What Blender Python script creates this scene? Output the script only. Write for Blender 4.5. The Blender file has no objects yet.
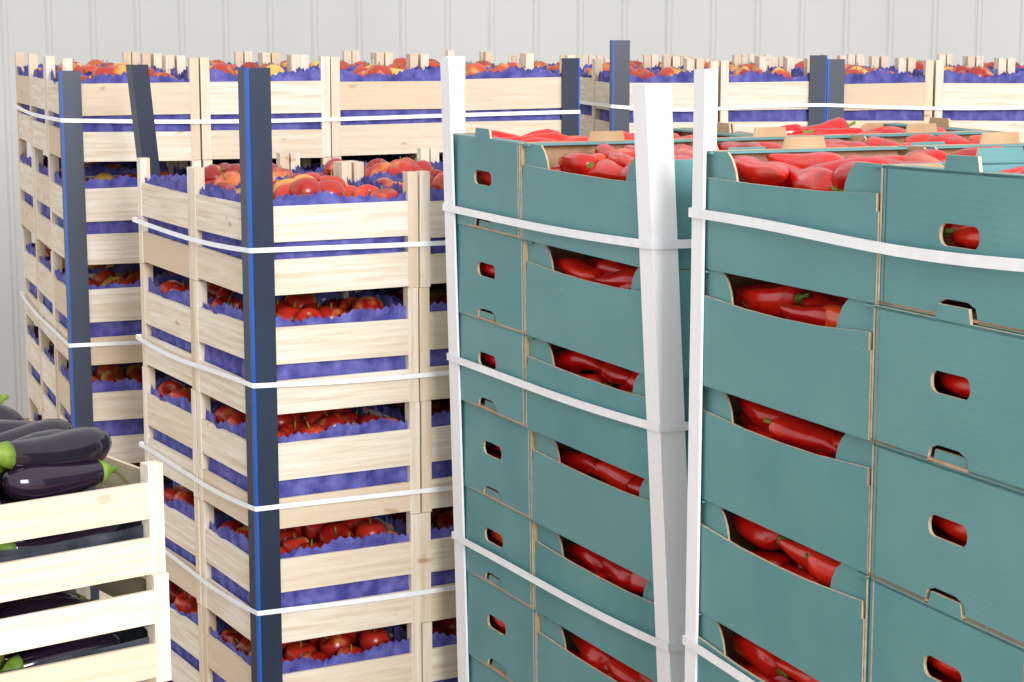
import bpy, math, random
import numpy as np
from mathutils import Vector, Matrix, noise as mnoise
from mathutils.geometry import tessellate_polygon
random.seed(11); rng=np.random.default_rng(7)
R=random.uniform
def lin(r,g,b):
    f=lambda c:(c/255/12.92) if c/255<=.04045 else ((c/255+.055)/1.055)**2.4
    return (f(r),f(g),f(b),1)
# ---------------------------------------------------------------- materials
def new_mat(name):
    m=bpy.data.materials.new(name); m.use_nodes=True
    nt=m.node_tree; b=nt.nodes['Principled BSDF']
    return m,nt,b
def mix(nt,fac,a,b_,blend='MIX'):
    n=nt.nodes.new('ShaderNodeMix'); n.data_type='RGBA'; n.blend_type=blend
    for s,v in ((n.inputs[0],fac),(n.inputs[6],a),(n.inputs[7],b_)):
        if hasattr(v,'links') or isinstance(v,bpy.types.NodeSocket): nt.links.new(v,s)
        else: s.default_value=v
    return n.outputs[2]
def noise(nt,scale,vec=(1,1,1),detail=3,rough=.5):
    tc=nt.nodes.new('ShaderNodeTexCoord'); mp=nt.nodes.new('ShaderNodeMapping')
    mp.inputs['Scale'].default_value=vec
    nt.links.new(tc.outputs['Object'],mp.inputs[0])
    n=nt.nodes.new('ShaderNodeTexNoise'); n.inputs['Scale'].default_value=scale
    n.inputs['Detail'].default_value=detail; n.inputs['Roughness'].default_value=rough
    nt.links.new(mp.outputs[0],n.inputs['Vector']); return n.outputs['Fac']
def ramp(nt,src,p0,p1,c0=(0,0,0,1),c1=(1,1,1,1)):
    n=nt.nodes.new('ShaderNodeValToRGB'); n.color_ramp.elements[0].position=p0; n.color_ramp.elements[1].position=p1
    n.color_ramp.elements[0].color=c0; n.color_ramp.elements[1].color=c1
    nt.links.new(src,n.inputs[0]); return n.outputs[0]
def rnd(nt):
    n=nt.nodes.new('ShaderNodeAttribute'); n.attribute_name='rnd'; return n.outputs['Fac']
def bump(nt,b,src,strength,dist=.002):
    n=nt.nodes.new('ShaderNodeBump'); n.inputs['Strength'].default_value=strength; n.inputs['Distance'].default_value=dist
    nt.links.new(src,n.inputs['Height']); nt.links.new(n.outputs[0],b.inputs['Normal'])
def wood(name,light,dark,tint,vec=(3,3,70)):
    m,nt,b=new_mat(name)
    g=noise(nt,1.6,vec,5,.65)
    c=mix(nt,ramp(nt,g,.38,.70),light,dark)
    r=rnd(nt)
    c=mix(nt,ramp(nt,r,.5,1.0),c,tint)
    k=noise(nt,13,(1,1,2.2),2)
    c=mix(nt,ramp(nt,k,.69,.76),c,lin(184,152,118))
    nt.links.new(c,b.inputs['Base Color']); b.inputs['Roughness'].default_value=.75
    b.inputs['Specular IOR Level'].default_value=.2
    bump(nt,b,g,.5); return m
M_slat=wood('wood_slat',lin(238,228,214),lin(212,191,165),lin(212,190,162))
M_post=wood('wood_post',lin(238,229,215),lin(216,197,171),lin(214,193,166),(60,60,3))
M_pallet=wood('pallet_wood',lin(190,160,120),lin(140,110,80),lin(120,95,70))
def teal():
    m,nt,b=new_mat('teal_cardboard')
    n1=noise(nt,5,(1,1,1),4)
    c=mix(nt,ramp(nt,n1,.35,.7),lin(78,134,139),lin(96,150,153))
    c=mix(nt,ramp(nt,rnd(nt),0,1),c,mix(nt,.6,c,lin(106,153,154)))
    sc=noise(nt,14,(1,1,4),6,.75)
    c=mix(nt,ramp(nt,sc,.67,.80),c,lin(142,176,174))
    nt.links.new(c,b.inputs['Base Color']); b.inputs['Roughness'].default_value=.5
    b.inputs['Specular IOR Level'].default_value=.35
    tc=nt.nodes.new('ShaderNodeTexCoord'); w=nt.nodes.new('ShaderNodeTexWave'); w.bands_direction='Z'
    w.inputs['Scale'].default_value=38; w.inputs['Distortion'].default_value=.4
    nt.links.new(tc.outputs['Object'],w.inputs['Vector']); bump(nt,b,w.outputs['Fac'],.07,.001)
    return m
M_teal=teal()
def simple(name,c0,c1,scale=8,rough=.6,vec=(1,1,1),spec=.3,bs=0,lo=.35,hi=.7):
    m,nt,b=new_mat(name); n=noise(nt,scale,vec,4)
    nt.links.new(mix(nt,ramp(nt,n,lo,hi),c0,c1),b.inputs['Base Color'])
    b.inputs['Roughness'].default_value=rough; b.inputs['Specular IOR Level'].default_value=spec
    if bs: bump(nt,b,n,bs,.005 if bs>.5 else .002)
    return m
M_card=simple('brown_cardboard',lin(178,142,108),lin(196,162,128),20,.8)
M_cut=simple('cardboard_cut_edge',lin(190,165,135),lin(215,195,165),90,.8)
M_paper=simple('blue_liner_paper',lin(66,66,142),lin(110,110,184),34,.7,bs=1.0)
M_black=simple('dark_plastic_edge',lin(28,39,58),lin(42,55,78),6,.4,(1,1,.3),.5)
M_blue=simple('blue_plastic_line',lin(26,82,172),lin(40,98,190),6,.4)
M_white=simple('white_cardboard_edge',lin(244,244,247),lin(251,251,253),5,.55,(1,1,.4))
M_strap=simple('white_pp_strap',lin(240,242,246),lin(252,252,254),40,.35,spec=.5)
M_stem=simple('green_stem',lin(90,120,40),lin(130,155,60),40,.5)
M_drk=simple('dark_liner',lin(30,34,42),lin(70,76,86),14,.4,bs=.6)
def fruit(name,a,b2,c2,rough=.3,patch=.6,scale=14,odd=None,thr=.955):
    m,nt,b=new_mat(name)
    r=rnd(nt)
    c=mix(nt,r,a,b2)
    n=noise(nt,scale,(1,1,1),3)
    c=mix(nt,ramp(nt,n,patch,patch+.15),c,c2)
    if odd: c=mix(nt,ramp(nt,r,thr,thr+.02),c,odd)
    nt.links.new(c,b.inputs['Base Color']); b.inputs['Roughness'].default_value=rough
    b.inputs['Specular IOR Level'].default_value=.6
    return m
M_pepper=fruit('red_pepper_skin',lin(190,14,14),lin(226,40,24),lin(168,10,14),.2,.62,18,lin(230,80,26),.94)
M_nect=fruit('red_fruit_skin',lin(140,12,18),lin(208,54,34),lin(224,146,76),.28,.57,22,lin(222,150,70),.95)
M_apple=fruit('apple_skin',lin(160,24,24),lin(214,88,46),lin(234,184,92),.32,.53,18,lin(222,180,86),.90)
M_egg=fruit('eggplant_skin',lin(24,15,28),lin(34,22,40),lin(40,25,46),.11,.7)
# ---------------------------------------------------------------- mesh builder
WARP=None
class MB:
    def __init__(s): s.v=[];s.n=0;s.f=[];s.m=[];s.r=[];s.s=[];s.mats=[]
    def mi(s,mat):
        if mat not in s.mats: s.mats.append(mat)
        return s.mats.index(mat)
    def add(s,v,f,mat,r=None,smooth=False):
        r=random.random() if r is None else r
        v=np.asarray(v,float); o=s.n; s.v.append(v); s.n+=len(v)
        mats=mat if isinstance(mat,list) else [mat]*len(f)
        for q,mm in zip(f,mats):
            s.f.append([i+o for i in q]); s.m.append(s.mi(mm)); s.r.append(r); s.s.append(smooth)
    def box(s,T,a,b,mat,r=None,jit=0.0):
        x0,y0,z0=a;x1,y1,z1=b
        v=np.array([[x0,y0,z0],[x1,y0,z0],[x1,y1,z0],[x0,y1,z0],[x0,y0,z1],[x1,y0,z1],[x1,y1,z1],[x0,y1,z1]],float)
        if jit: v[:,2]+=np.where(v[:,0]-x0+v[:,1]-y0>max(x1-x0,y1-y0)*.5,R(-jit,jit),R(-jit,jit))
        s.add(xf(T,v),[[0,3,2,1],[4,5,6,7],[0,1,5,4],[1,2,6,5],[2,3,7,6],[3,0,4,7]],mat,r)
    def panel(s,T,loops,o,u,w,th,mf,mb,me,r=None):
        o=np.array(o,float);u=np.array(u,float);w=np.array(w,float);n=np.cross(u,w)
        tris=tessellate_polygon([[Vector((a,b,0)) for a,b in L] for L in loops])
        P=np.array([p for L in loops for p in L],float); N=len(P)
        F=o+P[:,:1]*u+P[:,1:]*w; B=F-n*th
        faces=[];mt=[]
        for t in tris:
            a,b,c=t; ar=(P[b][0]-P[a][0])*(P[c][1]-P[a][1])-(P[b][1]-P[a][1])*(P[c][0]-P[a][0])
            if ar<0: a,b,c=a,c,b
            faces.append([a,b,c]);mt.append(mf); faces.append([c+N,b+N,a+N]);mt.append(mb)
        k=0
        for L in loops:
            m=len(L)
            for i in range(m):
                faces.append([k+i,k+i+N,k+(i+1)%m+N,k+(i+1)%m]);mt.append(me)
            k+=m
        s.add(xf(T,np.vstack([F,B])),faces,mt,r)
    def build(s,name,parent=None):
        V=np.vstack(s.v)
        if WARP: V=WARP(V)
        me=bpy.data.meshes.new(name); me.from_pydata(V.tolist(),[],s.f)
        for m in s.mats: me.materials.append(m)
        me.polygons.foreach_set('material_index',s.m); me.polygons.foreach_set('use_smooth',s.s)
        at=me.attributes.new('rnd','FLOAT','FACE'); at.data.foreach_set('value',s.r)
        me.update(); ob=bpy.data.objects.new(name,me); bpy.context.collection.objects.link(ob)
        if parent: ob.parent=parent
        return ob
def xf(T,v):
    if T is None: return v
    M=np.array(T); return v@M[:3,:3].T+M[:3,3]
def TR(x,y,z,a=0): return Matrix.Translation((x,y,z))@Matrix.Rotation(a,4,'Z')
def empty(name,x,y,ang):
    e=bpy.data.objects.new(name,None); bpy.context.collection.objects.link(e)
    e.location=(x,y,0); e.rotation_euler=(0,0,math.radians(ang)); e.empty_display_size=.2; return e
# ---------------------------------------------------------------- produce templates
def revolve(prof,seg,bend=0.0,sq=0.0,lobes=0,wav=0):
    V=[];F=[]
    n=len(prof)
    for i,(x,r) in enumerate(prof):
        for j in range(seg):
            a=2*math.pi*j/seg; rr=r*(1+sq*math.cos(lobes*a)+.5*sq*math.sin(x*70+a)) if lobes else r
            V.append((x,rr*math.cos(a)+bend*(x*x),rr*math.sin(a)+wav*math.sin(x*45)))
    for i in range(n-1):
        for j in range(seg):
            F.append([i*seg+j,i*seg+(j+1)%seg,(i+1)*seg+(j+1)%seg,(i+1)*seg+j])
    F.append([j for j in range(seg)][::-1]); F.append([(n-1)*seg+j for j in range(seg)])
    return np.array(V),F
def flip(F): return [q[::-1] for q in F]
PEP=[]
for bd,wv,sq in ((-1.8,.003,.08),(-.6,-.002,.13),(.9,.003,.07),(1.9,-.003,.1),(.2,.004,.16)):
    v,f=revolve([(-.078,.006),(-.076,.013),(-.067,.0195),(-.047,.0215),(-.02,.0200),(.01,.0180),(.035,.0145),(.057,.0105),(.073,.0065),(.081,.002)],14,bd,sq,3,wv)
    sv,sf=revolve([(-.099,.0035),(-.087,.003),(-.0775,.008),(-.074,.013)],7,bd*.8,0,0,wv)
    PEP.append((v,flip(f),sv,flip(sf)))
def rot(y,p,rl): return Matrix.Rotation(y,4,'Z')@Matrix.Rotation(p,4,'Y')@Matrix.Rotation(rl,4,'X')
def put_pepper(mb,T,x,y,z,yaw,pitch=0,sc=1):
    v,f,sv,sf=random.choice(PEP)
    M=T@Matrix.Translation((x,y,z))@rot(yaw,pitch,R(0,6.28))@Matrix.Scale(sc,4)
    r=random.random()
    mb.add(xf(M,v),f,M_pepper,r,True); mb.add(xf(M,sv),sf,M_stem,r,True)
AV,AF=revolve([(-.012,.003),(-.020,.010),(-.0245,.019),(-.018,.028),(-.004,.0335),(.010,.0325),(.021,.025),(.026,.014),(.0265,.0)],14)
AF=flip(AF); ASV,ASF=revolve([(-.034,.0015),(-.012,.0015)],5)
def put_round(mb,T,x,y,z,mat,sc=1):
    M=T@Matrix.Translation((x,y,z))@rot(R(0,6.28),R(.6,2.4),0)@Matrix.Scale(sc,4)
    mb.add(xf(M,AV),AF,mat,None,True)
    mb.add(xf(M,ASV),ASF,M_stem,None,True)
EGG=[]
for bd in (-1.0,0.5,1.4):
    v,f=revolve([(-.115,.010),(-.11,.018),(-.09,.0245),(-.06,.029),(-.015,.034),(.03,.0385),(.065,.0385),(.092,.031),(.108,.019),(.114,.006)],18,bd)
    sv,sf=revolve([(-.135,.005),(-.124,.006),(-.116,.014),(-.108,.0205),(-.094,.0255)],10,bd)
    EGG.append((v,flip(f),sv,flip(sf)))
def put_egg(mb,T,x,y,z,yaw,pitch=0,sc=1):
    v,f,sv,sf=random.choice(EGG)
    M=T@Matrix.Translation((x,y,z))@rot(yaw,pitch,random.choice((0,math.pi))+R(-.3,.3)+math.pi/2)@Matrix.Scale(sc,4)
    mb.add(xf(M,v),f,M_egg,None,True); mb.add(xf(M,sv),sf,M_stem,None,True)
# ---------------------------------------------------------------- shared parts
def pallet(name,par,W,D,h,dx=0):
    mb=MB(); T=TR(dx,0,0); bt=.02
    n=7
    for i in range(n):
        x=W*i/n; mb.box(T,(x+.005,0,h-bt),(x+W/n-.012,D,h),M_pallet)
    for i in range(3):
        y=(D-.1)*i/2
        mb.box(T,(0,y,h-2*bt),(W,y+.1,h-bt),M_pallet); mb.box(T,(0,y,0),(W,y+.1,bt),M_pallet)
        for j in range(3):
            x=(W-.12)*j/2; mb.box(T,(x,y,bt),(x+.12,y+.1,h-2*bt),M_pallet)
    mb.build(name,par)
def edge(name,par,cx,cy,sx,sy,z0,z1,lean,mat,arm=.045,line=False,bow=.003,t=.004):
    mb=MB(); N=16
    prof=[(0,0),(arm,0),(arm,t),(t,t),(t,arm),(0,arm)]
    V=[];F=[]
    ph=R(0,6)
    for i in range(N+1):
        z=z0+(z1-z0)*i/N
        b=bow*math.sin(ph+3*i/N)
        for a,c in prof:
            V.append((cx+sx*(a-t-.001)+lean(z)+b*.6,cy+sy*(c-t-.001)+b*.5,z))
    for i in range(N):
        for j in range(6):
            q=[i*6+j,i*6+(j+1)%6,(i+1)*6+(j+1)%6,(i+1)*6+j]; F.append(q if sx*sy>0 else q[::-1])
    F.append([0,5,4,3,2,1]);F.append([N*6+j for j in range(6)])
    mb.add(V,F,mat)
    if line:
        V=np.array(V).reshape(N+1,6,3); W=[];F=[]
        for i in range(N+1):
            p=V[i,0]; W+= [(p[0]-sx*.0012,p[1]+sy*.012,p[2]),(p[0]-sx*.0012,p[1]-sy*.0012,p[2]),(p[0]+sx*.003,p[1]-sy*.0012,p[2])]
        for i in range(N):
            for j in range(2): F.append([i*3+j,i*3+j+1,(i+1)*3+j+1,(i+1)*3+j])
        mb.add(W,F,M_blue)
    mb.build(name,par)
def strap(name,par,W,D,z,lean,h=.011,off=.009,sag=.005):
    mb=MB(); P=[]
    zs=z if isinstance(z,tuple) else (z,)*4
    cs=[(-off,-off),(W+off,-off),(W+off,D+off),(-off,D+off)]; n=12
    for k in range(4):
        a,b=cs[k],cs[(k+1)%4]; tw=R(-1,1)*sag*.6
        for i in range(n):
            t=i/n; P.append((a[0]+(b[0]-a[0])*t,a[1]+(b[1]-a[1])*t,zs[k]+(zs[(k+1)%4]-zs[k])*t-abs(sag)*math.sin(math.pi*t)+tw*math.sin(2*math.pi*t)))
    V=[];F=[];N=len(P)
    for x,y,zz in P:
        l=lean(zz)
        for (ox,hz) in ((0,-h/2),(0,h/2),(.0012,h/2),(.0012,-h/2)):
            dx=(ox if x<W/2 else -ox); V.append((x+l+dx,y+(ox if y<D/2 else -ox),zz+hz))
    for i in range(N):
        j=(i+1)%N
        for k in range(4): F.append([i*4+k,j*4+k,j*4+(k+1)%4,i*4+(k+1)%4])
    mb.add(V,F,M_strap); mb.build(name,par)
# ---------------------------------------------------------------- teal cardboard box
def arc_pts(x0,x1,z0,hh,n=6):
    c=(x0+x1)/2; w=(x1-x0)/2
    return [(c-w*math.cos(math.pi*i/n),z0+hh*min(1,1.5*math.sin(math.pi*i/n))) for i in range(n+1)]
def rrect(cx,cz,w,h,n=4):
    r=h*.45; P=[]
    for qx,qz,a0 in ((1,1,0),(-1,1,90),(-1,-1,180),(1,-1,270)):
        for i in range(n):
            a=math.radians(a0+90*i/(n-1)); P.append((cx+qx*(w/2-r)+r*math.cos(a),cz+qz*(h/2-r)+r*math.sin(a)))
    return P
def teal_box(mb,T,L,W,h):
    r=random.random(); t=.004; g=.0015
    mb.box(T,(g,g,.001),(L-g,W-g,.004),M_card,r)
    H=h-.001
    def endwall(o,u):
        w=W-2*g; c=w/2
        outer=[(0,0)]+[(a,b) for a,b in arc_pts(c-.042,c+.042,0,.021)]+[(w,0),(w,H),(c+.034,H),(c+.030,H+.016),(c-.030,H+.016),(c-.034,H),(0,H)]
        mb.panel(T,[outer,rrect(c,h*.56,.078,.025)],o,u,(0,0,1),t,M_teal,M_card,M_cut,r)
    endwall((g,W-g,0),(0,-1,0)); endwall((L-g,g,0),(0,1,0))
    for x0,x1 in ((g,g+.03),(L-g-.03,L-g)):
        mb.box(T,(x0,g,H-.004),(x1,W-g,H-.001),M_teal,r)
    for side in (0,1):
        def P(poly,off,th=t):
            if side==0: mb.panel(T,[poly],(0,g+off,0),(1,0,0),(0,0,1),th,M_teal,M_card,M_cut,r)
            else: mb.panel(T,[poly],(L,W-g-off,0),(-1,0,0),(0,0,1),th,M_teal,M_card,M_cut,r)
        fl=[(g,0),(.125,0),(.125,.60*h),(.112,.64*h),(.102,.72*h),(.096,.84*h),(.086,.93*h),(.072,H),(g,H)]
        P(fl,t+.0012,.003)
        P([(L-a,b) for a,b in fl][::-1],t+.0012,.003)
        bow=R(.0,.006); top=.765*h
        P([(.008,0),(L-.008,0),(L-.008,top*.86),(L-.013,top*.86),(L-.013,top+.004),(L*.7,top-bow*.7),(L*.5,top-bow),(L*.3,top-bow*.8),(.013,top+.002),(.013,top*.88),(.008,top*.88)],-.001)
def fill_peppers(mb,T,L,W,h,topmost=False):
    mb.box(T,(.02,.02,.3*h),(L-.02,W-.02,.42*h),M_pepper,.2)
    for x in (.036,L-.036):
        put_pepper(mb,T,x,W/2+R(-.03,.03),.55*h,math.pi/2*random.choice((1,-1))+R(-.06,.06),R(-.05,.05),R(.86,1.0))
    for lz in ((.55,.78) if not topmost else (.62,.84)):
        nx,ny=3,8
        for i in range(nx):
            for j in range(ny):
                x=(.116,L/2+R(-.03,.03),L-.116)[i]+R(-.006,.006); y=.048+(W-.096)*j/(ny-1)+R(-.004,.004)
                yaw=random.choice((0,math.pi))+R(-.5,.5)
                if j in(0,ny-1): yaw=random.choice((0,math.pi))+R(-.16,.16)
                elif i!=1: yaw=random.choice((0,math.pi))+R(-.3,.3)
                z=lz*h+R(-.010,.006)
                put_pepper(mb,T,x,y,z,yaw,R(-.12,.12),R(.86,1.04))
def teal_stack(name,x,y,ang,ph,layers,h,flipu,lean,straps,edges,sw=.013,warp=None):
    global WARP
    WARP=warp
    e=empty(name,x,y,ang); a,b=.48,.32; U=a+b; V=3*b
    pallet('pallet',e,V,U,ph,lean(0))
    bx=MB(); pp=MB()
    for k in range(layers):
        z=ph+k*h; lx=lean(z)+R(-.003,.003); ly=R(-.003,.003)
        blk=[]
        u0,u1=(0,a) if not flipu else (b,0)
        for i in range(3): blk.append(Matrix.Translation((i*b+b,u0,0))@Matrix.Rotation(math.pi/2,4,'Z'))
        for i in range(2): blk.append(Matrix.Translation((i*a,u1,0)))
        for Mx in blk:
            T=Matrix.Translation((lx+R(-.0015,.0015),ly+R(-.0015,.0015),z))@Mx
            teal_box(bx,T,a,b,h); fill_peppers(pp,T,a,b,h,k==layers-1)
    bx.build('cardboard_boxes',e); pp.build('red_peppers',e)
    for i,z in enumerate(straps): strap('strap_%d'%(i+1),e,V,U,z,lean,sw,.008)
    for i,(cx,cy,z1,arm) in enumerate(edges):
        edge('corner_protector_%d'%(i+1),e,cx*V,cy*U,1-2*cx,1-2*cy,ph,z1,lean,M_white,arm)
    WARP=None
    return e
# ---------------------------------------------------------------- wooden crate
def zigzag(mb,T,p0,p1,z0,z1,out,mat,tooth=.016,amp=.006,wob=1.0):
    p0=np.array(p0);p1=np.array(p1);L=np.linalg.norm(p1-p0);n=max(4,int(L/tooth)*2);d=(p1-p0)/L
    nn=np.array([d[1],-d[0]]);V=[];F=[];ph=R(0,6);p2=R(0,6);A=R(.003,.008)*wob
    for i in range(n+1):
        t=i/n;p=p0+(p1-p0)*t; fade=min(1,6*t,6*(1-t)); w=(A*math.sin(ph+t*9)+.0035*wob*math.sin(t*31+p2))*fade
        dz=(.007*math.sin(ph*2+t*7)+.0035*math.sin(t*23+p2))*wob
        q=p+nn*(out*fade+max(w,-.004)); m=nn*(.003*math.sin(t*37+ph)-.0025)*wob
        V+=[(p[0],p[1],z0),(p[0]+m[0],p[1]+m[1],z0*.55+z1*.45),(p[0]-m[0]*.4,p[1]-m[1]*.4,z0*.2+z1*.8),(q[0],q[1],z1+(amp if i%2 else 0)+dz)]
    for i in range(n):
        for j in range(3): F.append([i*4+j,(i+1)*4+j,(i+1)*4+j+1,i*4+j+1])
    mb.add(xf(T,np.array(V)),F,mat)
def crate(mb,pp,T,W,D,h,paper=M_paper,slats=((.015,.30),(.44,.75)),ps=.021,ptop=.82,amp=.006,wob=1.0,o=.011):
    for cx in (0,1):
        for cy in (0,1):
            x=cx*(W-ps);y=cy*(D-ps); mb.box(T,(x,y,0),(x+ps,y+ps,h-.0005-R(0,.001)),M_post)
    t=.006
    for a,b in slats:
        for s in (0,1):
            j=.0028; da=R(-.004,.004); db=R(-.004,.004)
            y=.001 if s==0 else D-t-.001
            mb.box(T,(ps*.85,y,a*h+da),(W-ps*.85,y+t,b*h+db),M_slat,jit=j)
            da=R(-.004,.004)
            x=.001 if s==0 else W-t-.001
            mb.box(T,(x,ps*.85,a*h+da),(x+t,D-ps*.85,b*h+da),M_slat,jit=j)
    nb=4
    for i in range(nb):
        y=.008+(D-.016)*i/nb; mb.box(T,(.008,y+.003,.004),(W-.008,y+(D-.016)/nb-.003,.010),M_slat)
    c=[(o,o),(W-o,o),(W-o,D-o),(o,D-o)]
    for k in range(4): zigzag(pp,T,c[k],c[(k+1)%4],.012,ptop*h+R(-.003,.004),.006*wob,paper,amp=amp,wob=wob)
def fill_round(fm,T,W,D,h,mat,top=False,zc=.69,heap=.3):
    fm.box(T,(.02,.02,.3*h),(W-.02,D-.02,.5*h),mat,.1)
    nx=max(3,int((W-.03)/.062));ny=max(3,int((D-.03)/.062))
    for i in range(nx):
        for j in range(ny):
            x=.048+(W-.096)*i/(nx-1)+R(-.004,.004);y=.048+(D-.096)*j/(ny-1)+R(-.004,.004)
            put_round(fm,T,x,y,zc*h+R(-.010,.008)+(.010 if top and 0<i<nx-1 and 0<j<ny-1 else 0),mat,R(.88,1.08))
    if top:
        for _ in range(int(nx*ny*heap)):
            put_round(fm,T,R(.08,W-.08),R(.08,D-.08),zc*h+.026,mat,R(.85,1.0))
def crate_stack(name,x,y,ang,ph,layers,h,nx,ny,cw,cd,mat,straps,edges,fill_layers=99,line=True,extra=None,zc=.68,heap=.3):
    e=empty(name,x,y,ang); Wt=nx*cw; Dt=ny*cd; lean=lambda z:0
    pallet('pallet',e,Wt,Dt,ph)
    cm=MB();pm=MB();fm=MB()
    for k in range(layers):
        z=ph+k*h
        for i in range(nx):
            for j in range(ny):
                T=TR(i*cw+.002+R(-.002,.002),j*cd+.002+R(-.002,.002),z,R(-.006,.006))
                crate(cm,pm,T,cw-.004,cd-.004,h)
                vis=(i in(0,nx-1) or j==0 or k==layers-1)
                if vis and layers-k<=fill_layers: fill_round(fm,T,cw-.004,cd-.004,h,mat,k==layers-1,zc,heap)
    cm.build('wooden_crates',e);pm.build('paper_liners',e);fm.build('fruit',e)
    for i,z in enumerate(straps): strap('strap_%d'%(i+1),e,Wt,Dt,z,lean,.009,.008,.008)
    for i,(cx,cy,z1) in enumerate(edges):
        edge('corner_protector_%d'%(i+1),e,cx*Wt,cy*Dt,1-2*cx,1-2*cy,ph,z1,lean,M_black,.045,line)
    if extra: edge('corner_protector_%d'%(len(edges)+1),e,0.034,Dt+.014,1,1,ph,extra,lambda z:-.030*max(0,z-1.5)/.33,M_black,.036,False)
    return e
H=1.92
ka=.024
def warpA(V):
    V=V.copy(); d=np.clip(1.72-V[:,2],-.2,1.3)*.044; U=.8
    x=V[:,0].copy();y=V[:,1]-U
    V[:,0]=x*np.cos(d)-y*np.sin(d); V[:,1]=x*np.sin(d)+y*np.cos(d)+U; return V
def warpB(V):
    V=V.copy(); V[:,2]*=1+.015*(.8-V[:,1]); return V
teal_stack('pepper_box_stack',.200,2.90,23.5,.10,10,.162,False,lambda z:(1.72-z)*ka,
   [(1.598,1.59,1.59,1.585),(1.325,1.32,1.32,1.308),(.985,.98,.98,.968)],[(0,0,1.83,.042),(0,1,1.856,.042)],warp=warpA)
bx,by,ba=.254,2.75,20.6
c,s=math.cos(math.radians(ba)),math.sin(math.radians(ba))
teal_stack('pepper_box_stack',bx+.8*s,by-.8*c,ba,.125,10,.162,True,lambda z:0,[(1.656,1.66,1.66,1.659),(1.04,1.04,1.045,1.047)],[(0,1,1.855,.034)],warp=warpB)
crate_stack('fruit_crate_stack',-.470,3.60,29,.10,7,.22,3,2,.337,.323,M_nect,[1.51,1.262,1.031,.832],[(0,0,1.837)],extra=1.83,zc=.70,heap=.5)
crate_stack('fruit_crate_stack',-1.003,4.50,20.2,.20,7,.234,4,3,.309,.312,M_apple,[1.70,1.19,.7],[(0,0,1.81),(1,0,1.83)])
crate_stack('fruit_crate_stack',.265,5.25,8,.18,7,.234,2,3,.283,.3,M_apple,[1.70],[(0,0,1.87),(1,0,1.83)],3)
crate_stack('fruit_crate_stack',.84,5.33,4,.18,7,.234,4,3,.283,.3,M_apple,[1.70],[(0,0,1.82)],3)
crate_stack('fruit_crate_stack',.03,6.6,3,.16,7,.234,4,3,.3,.3,M_apple,[1.70],[(0,0,1.80)],2)
def eggplant_stack():
    th=38; w,d,h=.45,.27,.150; cr=(-.46,2.60)
    cc,ss=math.cos(math.radians(th)),math.sin(math.radians(th))
    e=empty('eggplant_crate_stack',cr[0]-2*w*cc,cr[1]-2*w*ss,th); ph=.14
    pallet('pallet',e,2*w,2*d,ph); cm=MB();pm=MB();fm=MB()
    L=8
    for k in range(L):
        for i in range(2):
            for j in range(2):
                T=TR(i*w+.003+R(-.006,.004),j*d+.003+R(-.003,.003),ph+k*h,R(-.012,.012))
                crate(cm,pm,T,w-.006,d-.006,h,M_drk,((.03,.36),(.53,.86)),.022,.40,0,.3,.018)
                top=k==L-1
                for a in range(2):
                    for zz in (.30,.58):
                        for b in range(4):
                            put_egg(fm,T,.130+.185*a+R(-.003,.003),(.048 if b==0 else .054+.049*b),zz*h+R(-.003,.003),random.choice((0,math.pi))+R(-.04,.04),R(-.03,.03),R(.68,.74))
                if top:
                    for a in range(2):
                        for b in range(5):
                            put_egg(fm,T,.128+.190*a+R(-.008,.008),.050+.041*b,.62*h+.042,(math.pi if a==0 else 0)+R(-.1,.1)+(math.pi if R(0,1)<.4 else 0),R(-.05,.05),R(.66,.76))
                        for b in range(4):
                            put_egg(fm,T,.135+.180*a+R(-.01,.01),.068+.042*b,.62*h+.072,(math.pi if a==0 else 0)+R(-.2,.2)+(math.pi if R(0,1)<.4 else 0),R(-.06,.06),R(.66,.78))
    cm.build('wooden_crates',e);pm.build('dark_liners',e);fm.build('eggplants',e)
eggplant_stack()
# ---------------------------------------------------------------- room
def wall():
    mb=MB(); x=-7.0; pr=[]
    while x<8:
        pr+=[(x,0),(x+.165,0),(x+.168,.005),(x+.174,.005),(x+.177,0),(x+.192,0),(x+.194,.003),(x+.198,.003),(x+.200,0)]; x+=.21
    V=[];F=[]
    for a,b in pr: V+=[(a,9.6+b,0),(a,9.6+b,4.5)]
    for i in range(len(pr)-1): F.append([2*i,2*i+2,2*i+3,2*i+1])
    m=simple('painted_wall_panel',lin(208,209,208),lin(216,217,216),1.2,.5,(1,1,.3))
    mb.add(V,F,m,.5); mb.build('wall_back')
wall()
fb=MB(); fb.box(None,(-7,-3,-.1),(8,9.62,0),simple('concrete_floor',lin(150,128,108),lin(172,150,128),3,.7,bs=.1)); fb.build('floor')
# ---------------------------------------------------------------- light
w=bpy.data.worlds.new('World'); bpy.context.scene.world=w; w.use_nodes=True
w.node_tree.nodes['Background'].inputs[0].default_value=(.97,.985,1,1); w.node_tree.nodes['Background'].inputs[1].default_value=1.1
def area(name,loc,tgt,size,en,col=(1,1,1)):
    l=bpy.data.lights.new(name,'AREA'); l.size=size; l.energy=en; l.color=col
    o=bpy.data.objects.new(name,l); bpy.context.collection.objects.link(o); o.location=loc
    o.rotation_euler=(Vector(tgt)-Vector(loc)).to_track_quat('-Z','Y').to_euler()
area('key_daylight',(2.5,-3.5,3.6),(0,4,1.2),2.4,610,(1,.99,.98))  # soft key light with unseen source, behind the camera and slightly right
# ---------------------------------------------------------------- camera
cd=bpy.data.cameras.new('camera'); cam=bpy.data.objects.new('camera',cd); bpy.context.collection.objects.link(cam)
cd.sensor_width=36; cd.lens=70.3; cam.location=(0,0,H); cam.rotation_euler=(math.radians(90-9.1),0,0)
bpy.context.scene.camera=cam
bpy.context.scene.view_settings.view_transform='Standard'
